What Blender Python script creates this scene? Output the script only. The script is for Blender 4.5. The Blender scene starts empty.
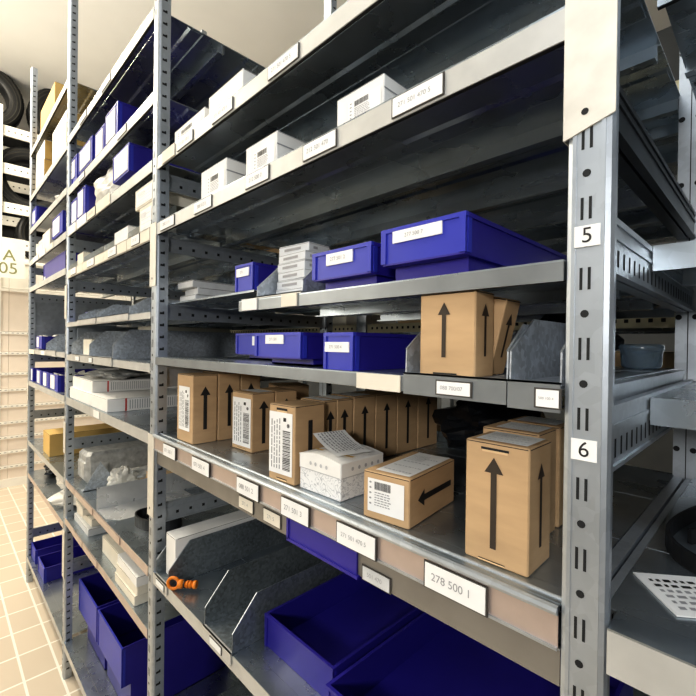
import bpy, math, random
from mathutils import Vector, Matrix
random.seed(7)
C = bpy.context.scene.collection
H = 1.43                     # camera height; rack heights below are measured from the camera level
R = math.radians

# ------------------------------------------------------------------ materials
def nodes_of(name):
    m = bpy.data.materials.new(name); m.use_nodes = True
    nt = m.node_tree
    return m, nt, nt.nodes['Principled BSDF']

def mat(name, col, rough=0.5, metal=0.0, var=0.08, scale=30, bump=0.0, stretch=None, spec=0.5, emit=0, trans=0, alpha=1):
    m, nt, b = nodes_of(name)
    tc = nt.nodes.new('ShaderNodeTexCoord'); mp = nt.nodes.new('ShaderNodeMapping')
    nt.links.new(tc.outputs['Object'], mp.inputs[0])
    if stretch: mp.inputs['Scale'].default_value = stretch
    nz = nt.nodes.new('ShaderNodeTexNoise'); nz.inputs['Scale'].default_value = scale; nz.inputs['Detail'].default_value = 4
    nt.links.new(mp.outputs[0], nz.inputs['Vector'])
    cr = nt.nodes.new('ShaderNodeValToRGB')
    a = [max(0, c*(1-var*2)) for c in col]; d = [min(1, c*(1+var*1.5)) for c in col]
    cr.color_ramp.elements[0].position = .3; cr.color_ramp.elements[1].position = .7
    cr.color_ramp.elements[0].color = (*a, 1); cr.color_ramp.elements[1].color = (*d, 1)
    nt.links.new(nz.outputs['Fac'], cr.inputs[0]); nt.links.new(cr.outputs[0], b.inputs['Base Color'])
    b.inputs['Roughness'].default_value = rough; b.inputs['Metallic'].default_value = metal
    b.inputs['Specular IOR Level'].default_value = spec
    if bump:
        bp = nt.nodes.new('ShaderNodeBump'); bp.inputs['Strength'].default_value = bump; bp.inputs['Distance'].default_value = .003
        nt.links.new(nz.outputs['Fac'], bp.inputs['Height']); nt.links.new(bp.outputs[0], b.inputs['Normal'])
    if emit:
        b.inputs['Emission Color'].default_value = (*col, 1); b.inputs['Emission Strength'].default_value = emit
    if trans: b.inputs['Transmission Weight'].default_value = trans
    if alpha < 1: b.inputs['Alpha'].default_value = alpha
    return m

def galv(name, col, rough=.36, metal=.85, scale=90, var=.22):
    m, nt, b = nodes_of(name)
    tc = nt.nodes.new('ShaderNodeTexCoord')
    vo = nt.nodes.new('ShaderNodeTexVoronoi'); vo.inputs['Scale'].default_value = scale
    nt.links.new(tc.outputs['Object'], vo.inputs['Vector'])
    nz = nt.nodes.new('ShaderNodeTexNoise'); nz.inputs['Scale'].default_value = 9; nz.inputs['Detail'].default_value = 5
    nt.links.new(tc.outputs['Object'], nz.inputs['Vector'])
    sp = nt.nodes.new('ShaderNodeSeparateColor'); nt.links.new(vo.outputs['Color'], sp.inputs[0])
    mx = nt.nodes.new('ShaderNodeMath'); mx.operation = 'MULTIPLY_ADD'; mx.inputs[1].default_value = .45
    nt.links.new(sp.outputs[0], mx.inputs[0]); nt.links.new(nz.outputs['Fac'], mx.inputs[2])
    cr = nt.nodes.new('ShaderNodeValToRGB')
    cr.color_ramp.elements[0].position = .35; cr.color_ramp.elements[1].position = 1.0
    cr.color_ramp.elements[0].color = (*[c*(1-var) for c in col], 1); cr.color_ramp.elements[1].color = (*[min(1, c*(1+var)) for c in col], 1)
    nt.links.new(mx.outputs[0], cr.inputs[0]); nt.links.new(cr.outputs[0], b.inputs['Base Color'])
    rr = nt.nodes.new('ShaderNodeMapRange'); rr.inputs['To Min'].default_value = rough-.08; rr.inputs['To Max'].default_value = rough+.14
    nt.links.new(nz.outputs['Fac'], rr.inputs['Value']); nt.links.new(rr.outputs[0], b.inputs['Roughness'])
    b.inputs['Metallic'].default_value = metal
    return m

def doodle(name, base, line):
    m, nt, b = nodes_of(name)
    tc = nt.nodes.new('ShaderNodeTexCoord')
    nz = nt.nodes.new('ShaderNodeTexNoise'); nz.inputs['Scale'].default_value = 55; nz.inputs['Detail'].default_value = 2
    nt.links.new(tc.outputs['Object'], nz.inputs['Vector'])
    ml = nt.nodes.new('ShaderNodeMath'); ml.operation = 'MULTIPLY'; ml.inputs[1].default_value = 9
    fr = nt.nodes.new('ShaderNodeMath'); fr.operation = 'FRACT'
    nt.links.new(nz.outputs['Fac'], ml.inputs[0]); nt.links.new(ml.outputs[0], fr.inputs[0])
    cr = nt.nodes.new('ShaderNodeValToRGB'); e = cr.color_ramp.elements
    e[0].position = 0; e[0].color = (*line, 1); e[1].position = .28; e[1].color = (*base, 1)
    nt.links.new(fr.outputs[0], cr.inputs[0]); nt.links.new(cr.outputs[0], b.inputs['Base Color'])
    b.inputs['Roughness'].default_value = .6
    return m

def tilemat(name, a, g, scale, rough):
    m, nt, b = nodes_of(name)
    tc = nt.nodes.new('ShaderNodeTexCoord')
    br = nt.nodes.new('ShaderNodeTexBrick'); br.inputs['Scale'].default_value = scale
    br.offset = 0; br.inputs['Color1'].default_value = (*a, 1); br.inputs['Color2'].default_value = (*[c*.93 for c in a], 1)
    br.inputs['Mortar'].default_value = (*g, 1); br.inputs['Mortar Size'].default_value = .025
    br.inputs['Brick Width'].default_value = 1; br.inputs['Row Height'].default_value = .6
    nt.links.new(tc.outputs['Object'], br.inputs['Vector']); nt.links.new(br.outputs['Color'], b.inputs['Base Color'])
    b.inputs['Roughness'].default_value = rough
    return m

STEEL = galv('galvanised steel', (.48, .52, .56), .34, .8, 60, .12)
DECK = galv('galvanised shelf deck', (.39, .44, .485), .25, .85, 30, .08)
BINS = galv('spangled zinc sheet', (.46, .50, .55), .42, .5, 170, .30)
POSTM = galv('bright galvanised post', (.46, .50, .545), .36, .7, 80, .08)
PLATE = mat('pale splice plate', (.74, .71, .64), .45, .3, .05, 40)
LIPM = mat('painted shelf edge', (.56, .56, .54), .42, .35, .05, 20)
GLIP = mat('dull zinc shelf edge', (.27, .29, .305), .36, .55, .06, 20)
BINSHADE = galv('zinc sheet in painted shade', (.21, .24, .26), .42, .6, 170, .35)  # same zinc with the shade under the main shelf put into its colour
RAILSHADE = galv('zinc rail in painted shade', (.10, .11, .12), .4, .8, 60, .12)  # galvanised rail whose dark reflection and shade are painted into the colour
TRAYL = galv('light zinc tray', (.55, .56, .53), .45, .3, 120, .10)
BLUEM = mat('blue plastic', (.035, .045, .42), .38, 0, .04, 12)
BLUESHADE = mat('shaded blue plastic', (.028, .02, .27), .4, 0, .04, 12)  # shaded copy of the blue plastic, for faces turned from the light
KRAFT = mat('kraft cardboard', (.54, .365, .205), .75, 0, .05, 14, .05, (1, 1, 4))
KRAFT2 = mat('lighter kraft edge', (.74, .53, .30), .75, 0, .05, 14)
YKRAFT = mat('yellow kraft cardboard', (.62, .41, .14), .75, 0, .04, 14)
WHITEC = mat('white card', (.84, .83, .80), .6, 0, .02, 20)
CREAMC = mat('cream card', (.78, .73, .62), .65, 0, .03, 20)
SHADEC = mat('shaded white card', (.66, .68, .70), .65, 0, .03, 30)  # white card with the grey-blue tint of shade painted in
GREYC = mat('grey card', (.60, .61, .61), .7, 0, .05, 40)
PAPER = mat('paper label', (.86, .86, .85), .55, 0, .02, 30)
FRAME = mat('dark label frame', (.06, .055, .05), .5, 0, .05, 30)
INK = mat('black ink', (.018, .017, .017), .6, 0, .05, 30)
BROWNINK = mat('dark brown print', (.045, .032, .022), .65, 0, .05, 30)
LIGHTINK = mat('pale grey print', (.50, .50, .51), .6, 0, .05, 30)
GREYINK = mat('grey print', (.33, .33, .34), .6, 0, .05, 30)
GREENINK = mat('olive print', (.26, .27, .12), .6, 0, .05, 30)
DARK = mat('dark slot', (.008, .009, .011), .7, 0, .05, 30)
BLACKP = mat('black rubber', (.016, .017, .019), .42, 0, .1, 40, .1)
BLACKF = mat('black plastic film', (.012, .014, .018), .22, 0, .1, 25, .6)
FILM = mat('white plastic film', (.82, .80, .74), .35, 0, .05, 30, .5)
GFILM = mat('grey bubble film', (.50, .50, .48), .28, .1, .15, 45, .8)
CLEAR = mat('clear plastic', (.30, .40, .50), .15, 0, .05, 20, 0, None, .5, 0, .7)
ORANGE = mat('orange plastic', (.85, .25, .02), .4, 0, .05, 20)
RED = mat('red print', (.55, .04, .03), .6, 0, .03, 20)
DOOD = doodle('white printed board', (.84, .84, .83), (.42, .43, .45))
BEIGE = mat('beige panel', (.84, .75, .66), .5, 0, .03, 4)
WHITEP = mat('white paint', (.88, .86, .80), .5, 0, .02, 8)
DWALL = mat('grey rear wall', (.10, .11, .12), .8, 0, .05, 3)
WALLM = mat('plaster wall', (.50, .51, .52), .8, 0, .02, 3)
CEILM = mat('white ceiling', (.9, .9, .88), .8, 0, .01, 3)
FLOORM = tilemat('floor tile', (.66, .57, .46), (.88, .84, .76), 5.0, .35)
TUBE = mat('lamp tube', (1, .97, .9), .4, 0, .0, 3, emit=4)

# ------------------------------------------------------------------ mesh builder
class MB:
    def __init__(s, mats): s.v = []; s.f = []; s.mi = []; s.mats = mats; s.T = None; s.sm = []
    def pt(s, p):
        p = Vector(p)
        if s.T is not None: p = s.T @ p
        s.v.append(p); return len(s.v)-1
    def face(s, pts, m=0, sm=False):
        s.f.append([s.pt(p) for p in pts]); s.mi.append(m); s.sm.append(sm)
    def box(s, x0, x1, y0, y1, z0, z1, m=0, skip=''):
        a = [s.pt(p) for p in ((x0,y0,z0),(x1,y0,z0),(x1,y1,z0),(x0,y1,z0),(x0,y0,z1),(x1,y0,z1),(x1,y1,z1),(x0,y1,z1))]
        for k, q in (('b',(0,3,2,1)),('t',(4,5,6,7)),('f',(0,1,5,4)),('r',(1,2,6,5)),('k',(2,3,7,6)),('l',(3,0,4,7))):
            if k in skip: continue
            s.f.append([a[i] for i in q]); s.mi.append(m); s.sm.append(False)
    def cbox(s, x0, x1, y0, y1, z0, z1, c=.002, m=0):
        # box with chamfered vertical and horizontal edges: stack of inset octagonal rings
        def ring(ins, z):
            a, b, d, e = x0+ins, x1-ins, y0+ins, y1-ins
            return [s.pt(p) for p in ((a+c,d,z),(b-c,d,z),(b,d+c,z),(b,e-c,z),(b-c,e,z),(a+c,e,z),(a,e-c,z),(a,d+c,z))]
        rs = [ring(c*.8, z0), ring(0, z0+c), ring(0, z1-c), ring(c*.8, z1)]
        for k in range(3):
            for i in range(8):
                j = (i+1) % 8
                s.f.append([rs[k][i], rs[k][j], rs[k+1][j], rs[k+1][i]]); s.mi.append(m); s.sm.append(False)
        s.f.append(rs[0][::-1]); s.mi.append(m); s.sm.append(False)
        s.f.append(rs[3]); s.mi.append(m); s.sm.append(False)
    def extrude(s, poly, axis, a, b, m=0):
        # poly: list of 2D points in the plane normal to axis ('x': (y,z), 'y': (x,z), 'z': (x,y))
        def P(q, t):
            return {'x': (t, q[0], q[1]), 'y': (q[0], t, q[1]), 'z': (q[0], q[1], t)}[axis]
        A = [s.pt(P(q, a)) for q in poly]; B = [s.pt(P(q, b)) for q in poly]; n = len(poly)
        s.f.append(A[::-1]); s.mi.append(m); s.sm.append(False)
        s.f.append(B); s.mi.append(m); s.sm.append(False)
        for i in range(n):
            j = (i+1) % n
            s.f.append([A[i], A[j], B[j], B[i]]); s.mi.append(m); s.sm.append(False)
    def tube(s, pts, r, m=0, n=8, caps=True):
        pts = [Vector(p) for p in pts]; rings = []
        for i, p in enumerate(pts):
            t = (pts[min(i+1, len(pts)-1)]-pts[max(i-1, 0)]).normalized()
            u = t.orthogonal().normalized() if i == 0 else (u - t*u.dot(t)).normalized()
            w = t.cross(u); rr = r[i] if isinstance(r, (list, tuple)) else r
            rings.append([s.pt(p + (u*math.cos(2*math.pi*k/n)+w*math.sin(2*math.pi*k/n))*rr) for k in range(n)])
        for a, b in zip(rings, rings[1:]):
            for k in range(n):
                j = (k+1) % n
                s.f.append([a[k], a[j], b[j], b[k]]); s.mi.append(m); s.sm.append(True)
        if caps:
            s.f.append(rings[0][::-1]); s.mi.append(m); s.sm.append(False)
            s.f.append(rings[-1]); s.mi.append(m); s.sm.append(False)
    def band(s, pts, w, t, m=0):
        # a strap: closed or open path, flat section of height w (z) and thickness t
        pts = [Vector(p) for p in pts]; n = len(pts); rings = []
        for i, p in enumerate(pts):
            d = (pts[min(i+1, n-1)]-pts[max(i-1, 0)]); d.z = 0; d.normalize(); nn = Vector((-d.y, d.x, 0))*t/2
            rings.append([s.pt(q) for q in (p-nn, p+nn, p+nn+Vector((0, 0, w)), p-nn+Vector((0, 0, w)))])
        for a, b in zip(rings, rings[1:]):
            for k in range(4):
                j = (k+1) % 4
                s.f.append([a[k], b[k], b[j], a[j]]); s.mi.append(m); s.sm.append(False)
        s.f.append(rings[0]); s.mi.append(m); s.sm.append(False)
        s.f.append(rings[-1][::-1]); s.mi.append(m); s.sm.append(False)
    def lathe(s, prof, m=0, n=32, axis='z'):
        rings = []
        for r, z in prof:
            rg = []
            for k in range(n):
                a = 2*math.pi*k/n; x, y = r*math.cos(a), r*math.sin(a)
                rg.append(s.pt((x, y, z) if axis == 'z' else (z, x, y)))
            rings.append(rg)
        for a, b in zip(rings, rings[1:]):
            for k in range(n):
                j = (k+1) % n
                s.f.append([a[k], a[j], b[j], b[k]]); s.mi.append(m); s.sm.append(True)
    def text(s, txt, o, u, v, size, m):
        cu = bpy.data.curves.new('lettering', 'FONT'); cu.body = txt; cu.size = size; cu.align_x = 'CENTER'; cu.align_y = 'CENTER'
        ob = bpy.data.objects.new('lettering', cu); C.objects.link(ob)
        dg = bpy.context.evaluated_depsgraph_get(); me = ob.evaluated_get(dg).to_mesh()
        o, u, v = Vector(o), Vector(u), Vector(v); base = len(s.v)
        for q in me.vertices: s.pt(o+u*q.co.x+v*q.co.y)
        for p in me.polygons:
            s.f.append([base+i for i in p.vertices]); s.mi.append(m); s.sm.append(False)
        ob.evaluated_get(dg).to_mesh_clear(); bpy.data.objects.remove(ob); bpy.data.curves.remove(cu)
    def build(s, name, parent=None, loc=None, rot=None, kind=None):
        me = bpy.data.meshes.new(name); me.from_pydata([tuple(p) for p in s.v], [], s.f)
        for m in s.mats: me.materials.append(m)
        for p, i, sm in zip(me.polygons, s.mi, s.sm): p.material_index = i; p.use_smooth = sm
        me.update()
        o = bpy.data.objects.new(name, me); C.objects.link(o)
        if parent: o.parent = parent
        if loc: o.location = loc
        if rot: o.rotation_euler = rot
        if kind: o['kind'] = kind
        return o

def tag(o, label, cat, group=None):
    o['label'] = label; o['category'] = cat
    if group: o['group'] = group
    return o
def empty(name, label, cat, loc=(0, 0, 0), rot=(0, 0, 0), group=None):
    o = bpy.data.objects.new(name, None); C.objects.link(o); o.location = loc; o.rotation_euler = rot
    o.empty_display_size = .05
    return tag(o, label, cat, group)

class Face:
    """draws flat print on one face of a box of size w,d,h whose base centre is the origin"""
    def __init__(s, mb, w, d, h, side, off=.0006):
        s.mb = mb; s.off = off
        if side == 'front': s.o = Vector((-w/2, -d/2-off, 0)); s.u = Vector((w, 0, 0)); s.v = Vector((0, 0, h)); s.n = Vector((0, -1, 0)); s.W, s.H = w, h
        if side == 'right': s.o = Vector((w/2+off, -d/2, 0)); s.u = Vector((0, d, 0)); s.v = Vector((0, 0, h)); s.n = Vector((1, 0, 0)); s.W, s.H = d, h
        if side == 'top': s.o = Vector((-w/2, -d/2, h+off)); s.u = Vector((w, 0, 0)); s.v = Vector((0, d, 0)); s.n = Vector((0, 0, 1)); s.W, s.H = w, d
    def P(s, u, v, lift=0): return s.o+s.u*u+s.v*v+s.n*lift
    def poly(s, pts, m, lift=0): s.mb.face([s.P(u, v, lift) for u, v in pts], m)
    def rect(s, u0, v0, u1, v1, m, lift=0): s.poly([(u0, v0), (u1, v0), (u1, v1), (u0, v1)], m, lift)
    def arrow(s, uc, v0, v1, hw, sw, hl, m, lift=0, head=True):
        if not head: s.rect(uc-sw/2, v0, uc+sw/2, v1, m, lift); return
        s.poly([(uc-sw/2, v0), (uc+sw/2, v0), (uc+sw/2, v1-hl), (uc+hw/2, v1-hl), (uc, v1), (uc-hw/2, v1-hl), (uc-sw/2, v1-hl)], m, lift)
    def arrow_h(s, vc, u0, u1, hw, sw, hl, m):   # points to u0
        s.poly([(u0, vc), (u0+hl, vc-hw/2), (u0+hl, vc-sw/2), (u1, vc-sw/2), (u1, vc+sw/2), (u0+hl, vc+sw/2), (u0+hl, vc+hw/2)], m)

def label_print(fc, u0, v0, u1, v1, style, rnd, m_ink=1, m_grey=2):
    """small print on a label face: style 'vert' = barcode running up the label, 'horiz' = barcode on top, lines below"""
    W, Hh = u1-u0, v1-v0
    if style == 'vert':
        v = v0+.08*Hh
        while v < v1-.30*Hh:
            t = rnd.choice((.006, .010, .016))*Hh
            fc.rect(u0+.60*W, v, u0+.92*W, v+t, m_ink, .0003); v += t+rnd.choice((.006, .009, .012))*Hh
        for k in range(4):
            u = u0+(.10+.115*k)*W; v = v0+.08*Hh
            while v < v1-.15*Hh:
                l = rnd.uniform(.03, .12)*Hh; fc.rect(u, v, u+.045*W, min(v+l, v1-.1*Hh), m_grey, .0003); v += l+.02*Hh
        fc.rect(u0+.62*W, v1-.14*Hh, u0+.74*W, v1-.08*Hh, m_ink, .0003)
        for k in range(8):
            a = k*math.pi/4; cu, cv = u0+.83*W, v1-.2*Hh
            fc.poly([(cu+.06*W*math.cos(a+t), cv+.035*Hh*math.sin(a+t)) for t in (-.3, .3)]+[(cu, cv)], m_ink, .0003)
    elif style == 'dense':
        u = u0+.08*W
        while u < u1-.45*W:
            t = rnd.choice((.006, .010))*W; fc.rect(u, v0+.60*Hh, u+t, v1-.14*Hh, m_grey, .0003); u += t+.022*W
        for k in range(4):
            v = v0+(.1+.21*k)*Hh; u = u0+.5*W if k > 2 else u0+.1*W
            while u < u1-.12*W:
                l = rnd.uniform(.03, .10)*W; fc.rect(u, v, u+l, v+.022*Hh, m_grey, .0003); u += l+.035*W
    else:
        u = u0+.20*W
        while u < u0+.64*W:
            t = rnd.choice((.008, .014, .02))*W; fc.rect(u, v1-.32*Hh, u+t, v1-.08*Hh, m_ink, .0003); u += t+rnd.choice((.008, .012))*W
        for k in range(6):
            v = v1-(.42+.075*k)*Hh; u = u0+.2*W
            while u < u0+.62*W:
                l = rnd.uniform(.03, .09)*W; fc.rect(u, v, u+l, v+.03*Hh, m_grey, .0003); u += l+.02*W
        for k in range(5):
            a = v1-(.12+.16*k)*Hh
            fc.poly([(u0+.08*W+.035*W*math.cos(t), a+.03*Hh*math.sin(t)) for t in [i*math.pi/4 for i in range(8)]], m_grey, .0003)

def carton(name, label, x, y, z, w, d, h, rz=0, col=None, prints=(), labels=(), slots=(), cat='box', group=None, rot=None, seam=True, ink=None):
    """cardboard box; x,y = front-left bottom corner, z relative to camera level"""
    mb = MB([col or KRAFT, ink or BROWNINK, KRAFT2, DARK, RED])
    mb.cbox(-w/2, w/2, -d/2, d/2, 0, h, min(.0014, h*.05), 0)
    if seam:
        for sd in ('front', 'right'):
            f = Face(mb, w, d, h, sd, .0002); f.rect(.02, 1-.0022/h, .98, 1-.0012/h, 1)
    for p in prints:
        f = Face(mb, w, d, h, p[0])
        if p[1] == 'arrow': f.arrow(*p[2:], 1)
        elif p[1] == 'bar': f.arrow(*p[2:], 1, 0, False)
        elif p[1] == 'arrow_h': f.arrow_h(*p[2:], 1)
        elif p[1] == 'rect': f.rect(*p[2:])
    for sd, u0, v0, u1, v1, up in slots:
        f = Face(mb, w, d, h, sd)
        f.rect(u0, v0, u1, v1, 3)
        if up: f.rect(u0+.02, v0-(v1-v0)*.9, u1-.02, v0, 2)
        else: f.rect(u0, v0, u1, v1-(v1-v0)*.35, 2, .0004)
    cx, cy = x+w/2*math.cos(rz)-d/2*math.sin(rz), y+w/2*math.sin(rz)+d/2*math.cos(rz)
    o = mb.build(name, None, (cx, cy, z+H), rot or (0, 0, rz)); tag(o, label, cat, group)
    rnd = random.Random(int((x+9)*1000))
    for (sd, u0, v0, u1, v1, style) in labels:
        lb = MB([PAPER, INK, LIGHTINK if style == 'dense' else GREYINK]); f = Face(lb, w, d, h, sd, .0009)
        f.rect(u0, v0, u1, v1, 0); label_print(f, u0, v0, u1, v1, style, rnd)
        lb.build('shipping_label', o)
    return o

def card(name, parent, x0, x1, y, z0, z1, txt=None, frame=True, face=None, m_txt=None):
    """a small white card in a holder on a vertical face looking to -Y"""
    mb = MB([face or PAPER, FRAME, m_txt or GREYINK])
    if frame: mb.box(x0-.002, x1+.002, y-.0012, y, z0-.0015, z1+.0015, 1, 'k')
    mb.box(x0, x1, y-.002, y-.0012 if frame else y, z0, z1, 0, 'k')
    if txt:
        mb.text(txt, ((x0+x1)/2-.05*(x1-x0), y-.0023, (z0+z1)/2), (1, 0, 0), (0, 0, 1), min((z1-z0)*.46, (x1-x0)*1.5/len(txt)), 2)
    return mb.build(name, parent)

def bluebin(label, x0, x1, y, z, h, d, rim=.6, lab=(.2, .35, .75, .85), txt=None, group=None, paper=None, divider=False, over=.012, mats=None):
    """plastic storage bin: overhanging upper shell, recessed base, corner ribs, hollow"""
    w = x1-x0; rm = h*rim; t = .003
    mb = MB(mats or [BLUEM, BLUESHADE])
    o0 = over if rim < 1 else 0
    ins = .006 if rim < 1 else 0
    a, b, zz = -w/2, w/2, h-rm
    # upper walls, sides and back in the painted shade blue
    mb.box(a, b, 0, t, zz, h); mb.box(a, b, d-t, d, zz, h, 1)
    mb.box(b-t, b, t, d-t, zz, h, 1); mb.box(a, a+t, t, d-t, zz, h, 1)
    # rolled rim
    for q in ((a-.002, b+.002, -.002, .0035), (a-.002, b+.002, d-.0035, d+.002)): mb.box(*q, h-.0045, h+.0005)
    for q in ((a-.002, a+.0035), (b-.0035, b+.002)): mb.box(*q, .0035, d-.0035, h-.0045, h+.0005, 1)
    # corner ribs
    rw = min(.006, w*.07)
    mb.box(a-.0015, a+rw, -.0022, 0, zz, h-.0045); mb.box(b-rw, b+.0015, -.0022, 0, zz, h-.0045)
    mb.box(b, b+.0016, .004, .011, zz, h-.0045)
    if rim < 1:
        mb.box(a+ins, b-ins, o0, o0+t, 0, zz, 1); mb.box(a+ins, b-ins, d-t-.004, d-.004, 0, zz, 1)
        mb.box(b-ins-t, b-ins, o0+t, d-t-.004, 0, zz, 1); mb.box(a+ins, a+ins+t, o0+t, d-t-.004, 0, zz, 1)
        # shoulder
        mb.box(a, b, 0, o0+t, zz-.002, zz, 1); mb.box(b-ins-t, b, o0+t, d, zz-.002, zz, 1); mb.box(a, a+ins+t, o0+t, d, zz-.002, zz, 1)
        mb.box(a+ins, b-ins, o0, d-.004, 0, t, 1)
    else:
        mb.box(a+t, b-t, t, d-t, 0, t, 1)
    o = mb.build('storage_bin', None, ((x0+x1)/2, y, z+H)); tag(o, label, 'bin', group)
    if lab:
        u0, v0, u1, v1 = lab
        card('label_card', o, a+u0*w, a+u1*w, -.0004, h-rm+v0*rm, h-rm+v1*rm, txt, False)
    if divider:
        m2 = MB([PAPER]); m2.box(-.012, .004, d*.48, d*.48+.002, h*.45, h+.008); m2.build('divider_tab', o)
    if paper:
        m2 = MB([FILM])
        n = 7
        g = [[(a+.006+(w-.012)*i/n, .01+(d*.5)*j/n, h-.012+.020*math.sin(i*1.3+paper)*math.cos(j*.9)+.010*paper*(j/n)) for i in range(n+1)] for j in range(n+1)]
        for j in range(n):
            for i in range(n): m2.face([g[j][i], g[j][i+1], g[j+1][i+1], g[j+1][i]], 0, True)
        m2.build('paper_filling', o)
    return o

def zincbin(label, x0, x1, y, z, d, h, low=.03, slant=.035, drop=.02, lab=None, txt=None, group=None, lipmat=None, bm=None):
    """sheet metal shelf tray: flat base, two sides cut at a slant at the front, folded front lip with a card"""
    w = x1-x0; a, b = -w/2, w/2; t = .0016
    root = empty('zinc_tray', label, 'tray', ((x0+x1)/2, y, z+H), (0, 0, 0), group)
    bm = bm or BINS
    m = MB([bm]); m.box(a, b, 0, d, 0, t); m.build('base_plate', root)
    m = MB([bm]); m.box(a+t, b-t, d-t, d, t, h); m.build('back_plate', root)
    prof = [(0, t), (d, t), (d, h), (slant, h), (.001, low)]
    for s0 in (a, b-t):
        m = MB([bm, STEEL]); m.extrude(prof, 'x', s0, s0+t, 0)
        # bright cut edge
        m.extrude([(0, low), (slant, h), (slant+.0012, h+.0004), (.0012, low-.001)], 'x', s0-.0003, s0+t+.0003, 1)
        m.build('side_plate', root)
    m = MB([lipmat or LIPM])
    m.box(a, b, -.0034, -.0012, -drop, .0035); m.box(a, b, -.0034, .002, .0016, .0035)
    lp = m.build('front_lip', root)
    if lab:
        card('label_card', lp, a+lab[0]*w, a+lab[1]*w, -.0036, -drop+.0045, -.0035 if drop < .025 else .0, txt)
    return root

def lumpy(mb, c, r, seed, m=0, n=18, k=12, rough=.25, squash=1.0, flat=None):
    """an irregular crumpled blob (bag, film)"""
    rnd = random.Random(seed); ph = [(rnd.uniform(0, 6.3), rnd.uniform(0, 6.3), rnd.randint(2, 7), rnd.randint(1, 5)) for _ in range(6)]
    rings = []
    for j in range(k+1):
        th = math.pi*j/k; rg = []
        for i in range(n):
            p = 2*math.pi*i/n
            f = 1+rough*sum(math.sin(a+q*p)*math.sin(b+e*th) for a, b, q, e in ph)/3+rnd.uniform(-.07, .07)
            z = r[2]*math.cos(th)*f*squash
            if flat is not None: z = max(z, flat)
            rg.append(mb.pt((c[0]+r[0]*math.sin(th)*math.cos(p)*f, c[1]+r[1]*math.sin(th)*math.sin(p)*f, c[2]+z)))
        rings.append(rg)
    for a, b in zip(rings, rings[1:]):
        for i in range(n):
            j = (i+1) % n
            mb.f.append([a[j], a[i], b[i], b[j]]); mb.mi.append(m); mb.sm.append(rnd.random() < .35)

# ------------------------------------------------------------------ the room
def struct(name, mb): return mb.build(name, kind='structure')
ZC = 4.15
m = MB([FLOORM]); m.box(-9, 4, -2.6, 4, -.1, 0); struct('floor', m)
m = MB([CEILM]); m.box(-9, 4, -2.6, 4, ZC, ZC+.1); struct('ceiling', m)
m = MB([WALLM]); m.box(-9.1, -9, -2.6, 4, 0, ZC); struct('wall_left', m)
m = MB([WALLM]); m.box(4, 4.1, -2.6, 4, 0, ZC); struct('wall_right', m)
m = MB([DWALL]); m.box(-9, 4, 4, 4.1, 0, ZC); struct('wall_back', m)
m = MB([WALLM]); m.box(-9, 4, -2.7, -2.6, 0, ZC); struct('wall_front', m)

# ------------------------------------------------------------------ the long shelving rack
PX0 = -.133; PW = .037; PD = .030; DEPTH = .585; TOP = 1.62
rack = empty('shelving_rack', 'long galvanised steel shelving rack with numbered front post, filled with boxes and bins', 'shelving', (-1.6, 0, 0))
RX = 1.6   # rack origin is at x = -1.6
def rk(x): return x+RX
POSTS = [PX0-k for k in (0, 1, 2, 3)]+[PX0+1]
def post(px, y0, front=True, side_slots=True, near=False):
    m = MB([POSTM, DARK, STEEL])
    a, b = rk(px), rk(px+PW); y1 = y0+(.013 if near else PD); z0, z1 = .0, TOP+H
    s = 1 if front else -1
    # folded section: rounded front corners, inner step
    c = .0065
    pr = [(a, y0+c), (a+c*.3, y0+c*.3), (a+c, y0), (b-c, y0), (b-c*.3, y0+c*.3), (b, y0+c), (b, y1), (a, y1)]
    if not front: pr = [(x, y0+y1-y) for x, y in pr][::-1]
    m.extrude(pr, 'z', z0, z1, 0)
    yf = y0-.0003 if front else y1+.0003
    if near:
        for q in (.20, .80):
            xx = a+PW*q
            m.box(xx-.0016, xx+.0016, y0-.0009, y0, z0, z1, 0, 'k')
    # slot pairs and round holes on the wide face
    pit = .06; z = .05
    n = 0
    while z < z1-.05:
        xc = a+PW*.46
        if front:
            for dx in (-.0032, .0032):
                m.face([(xc+dx-.0012, yf, z-.0095), (xc+dx+.0012, yf, z-.0095), (xc+dx+.0012, yf, z+.0095), (xc+dx-.0012, yf, z+.0095)], 1)
            if True:
                m.face([(xc+.0034*math.cos(t), yf, z+.03+.0034*math.sin(t)) for t in [i*math.pi/5 for i in range(10)]], 1)
        elif n % 2 == 0:
            for dx in (-.012, .012):
                m.face([(xc+dx+.005*math.cos(t), y0-.0003, z+.005*math.sin(t)) for t in [i*math.pi/5 for i in range(10)]], 1)
        z += pit; n += 1
    # rows of small slots on both flanks
    if side_slots:
        z = .04
        while z < z1-.04:
            for xs, sg in ((b+.0003, 1), (a-.0003, -1)):
                q = [(xs, y0+.010, z), (xs, y0+.021, z), (xs, y0+.021, z+.0075), (xs, y0+.017, z+.0075), (xs, y0+.017, z+.0055), (xs, y0+.010, z+.0055)]
                m.face(q if sg > 0 else q[::-1], 1)
            z += .0305
    if not front:
        m.box(a+PW*.48, a+PW*.52, y0-.0004, y0, z0, z1, 1, 'k')
    return m.build('post', rack)
pobjs = []
for px in POSTS:
    pobjs.append(post(px, 0, True, px != POSTS[0], px == POSTS[0]))
    post(px, DEPTH-PD+.02, False, True)
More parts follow.
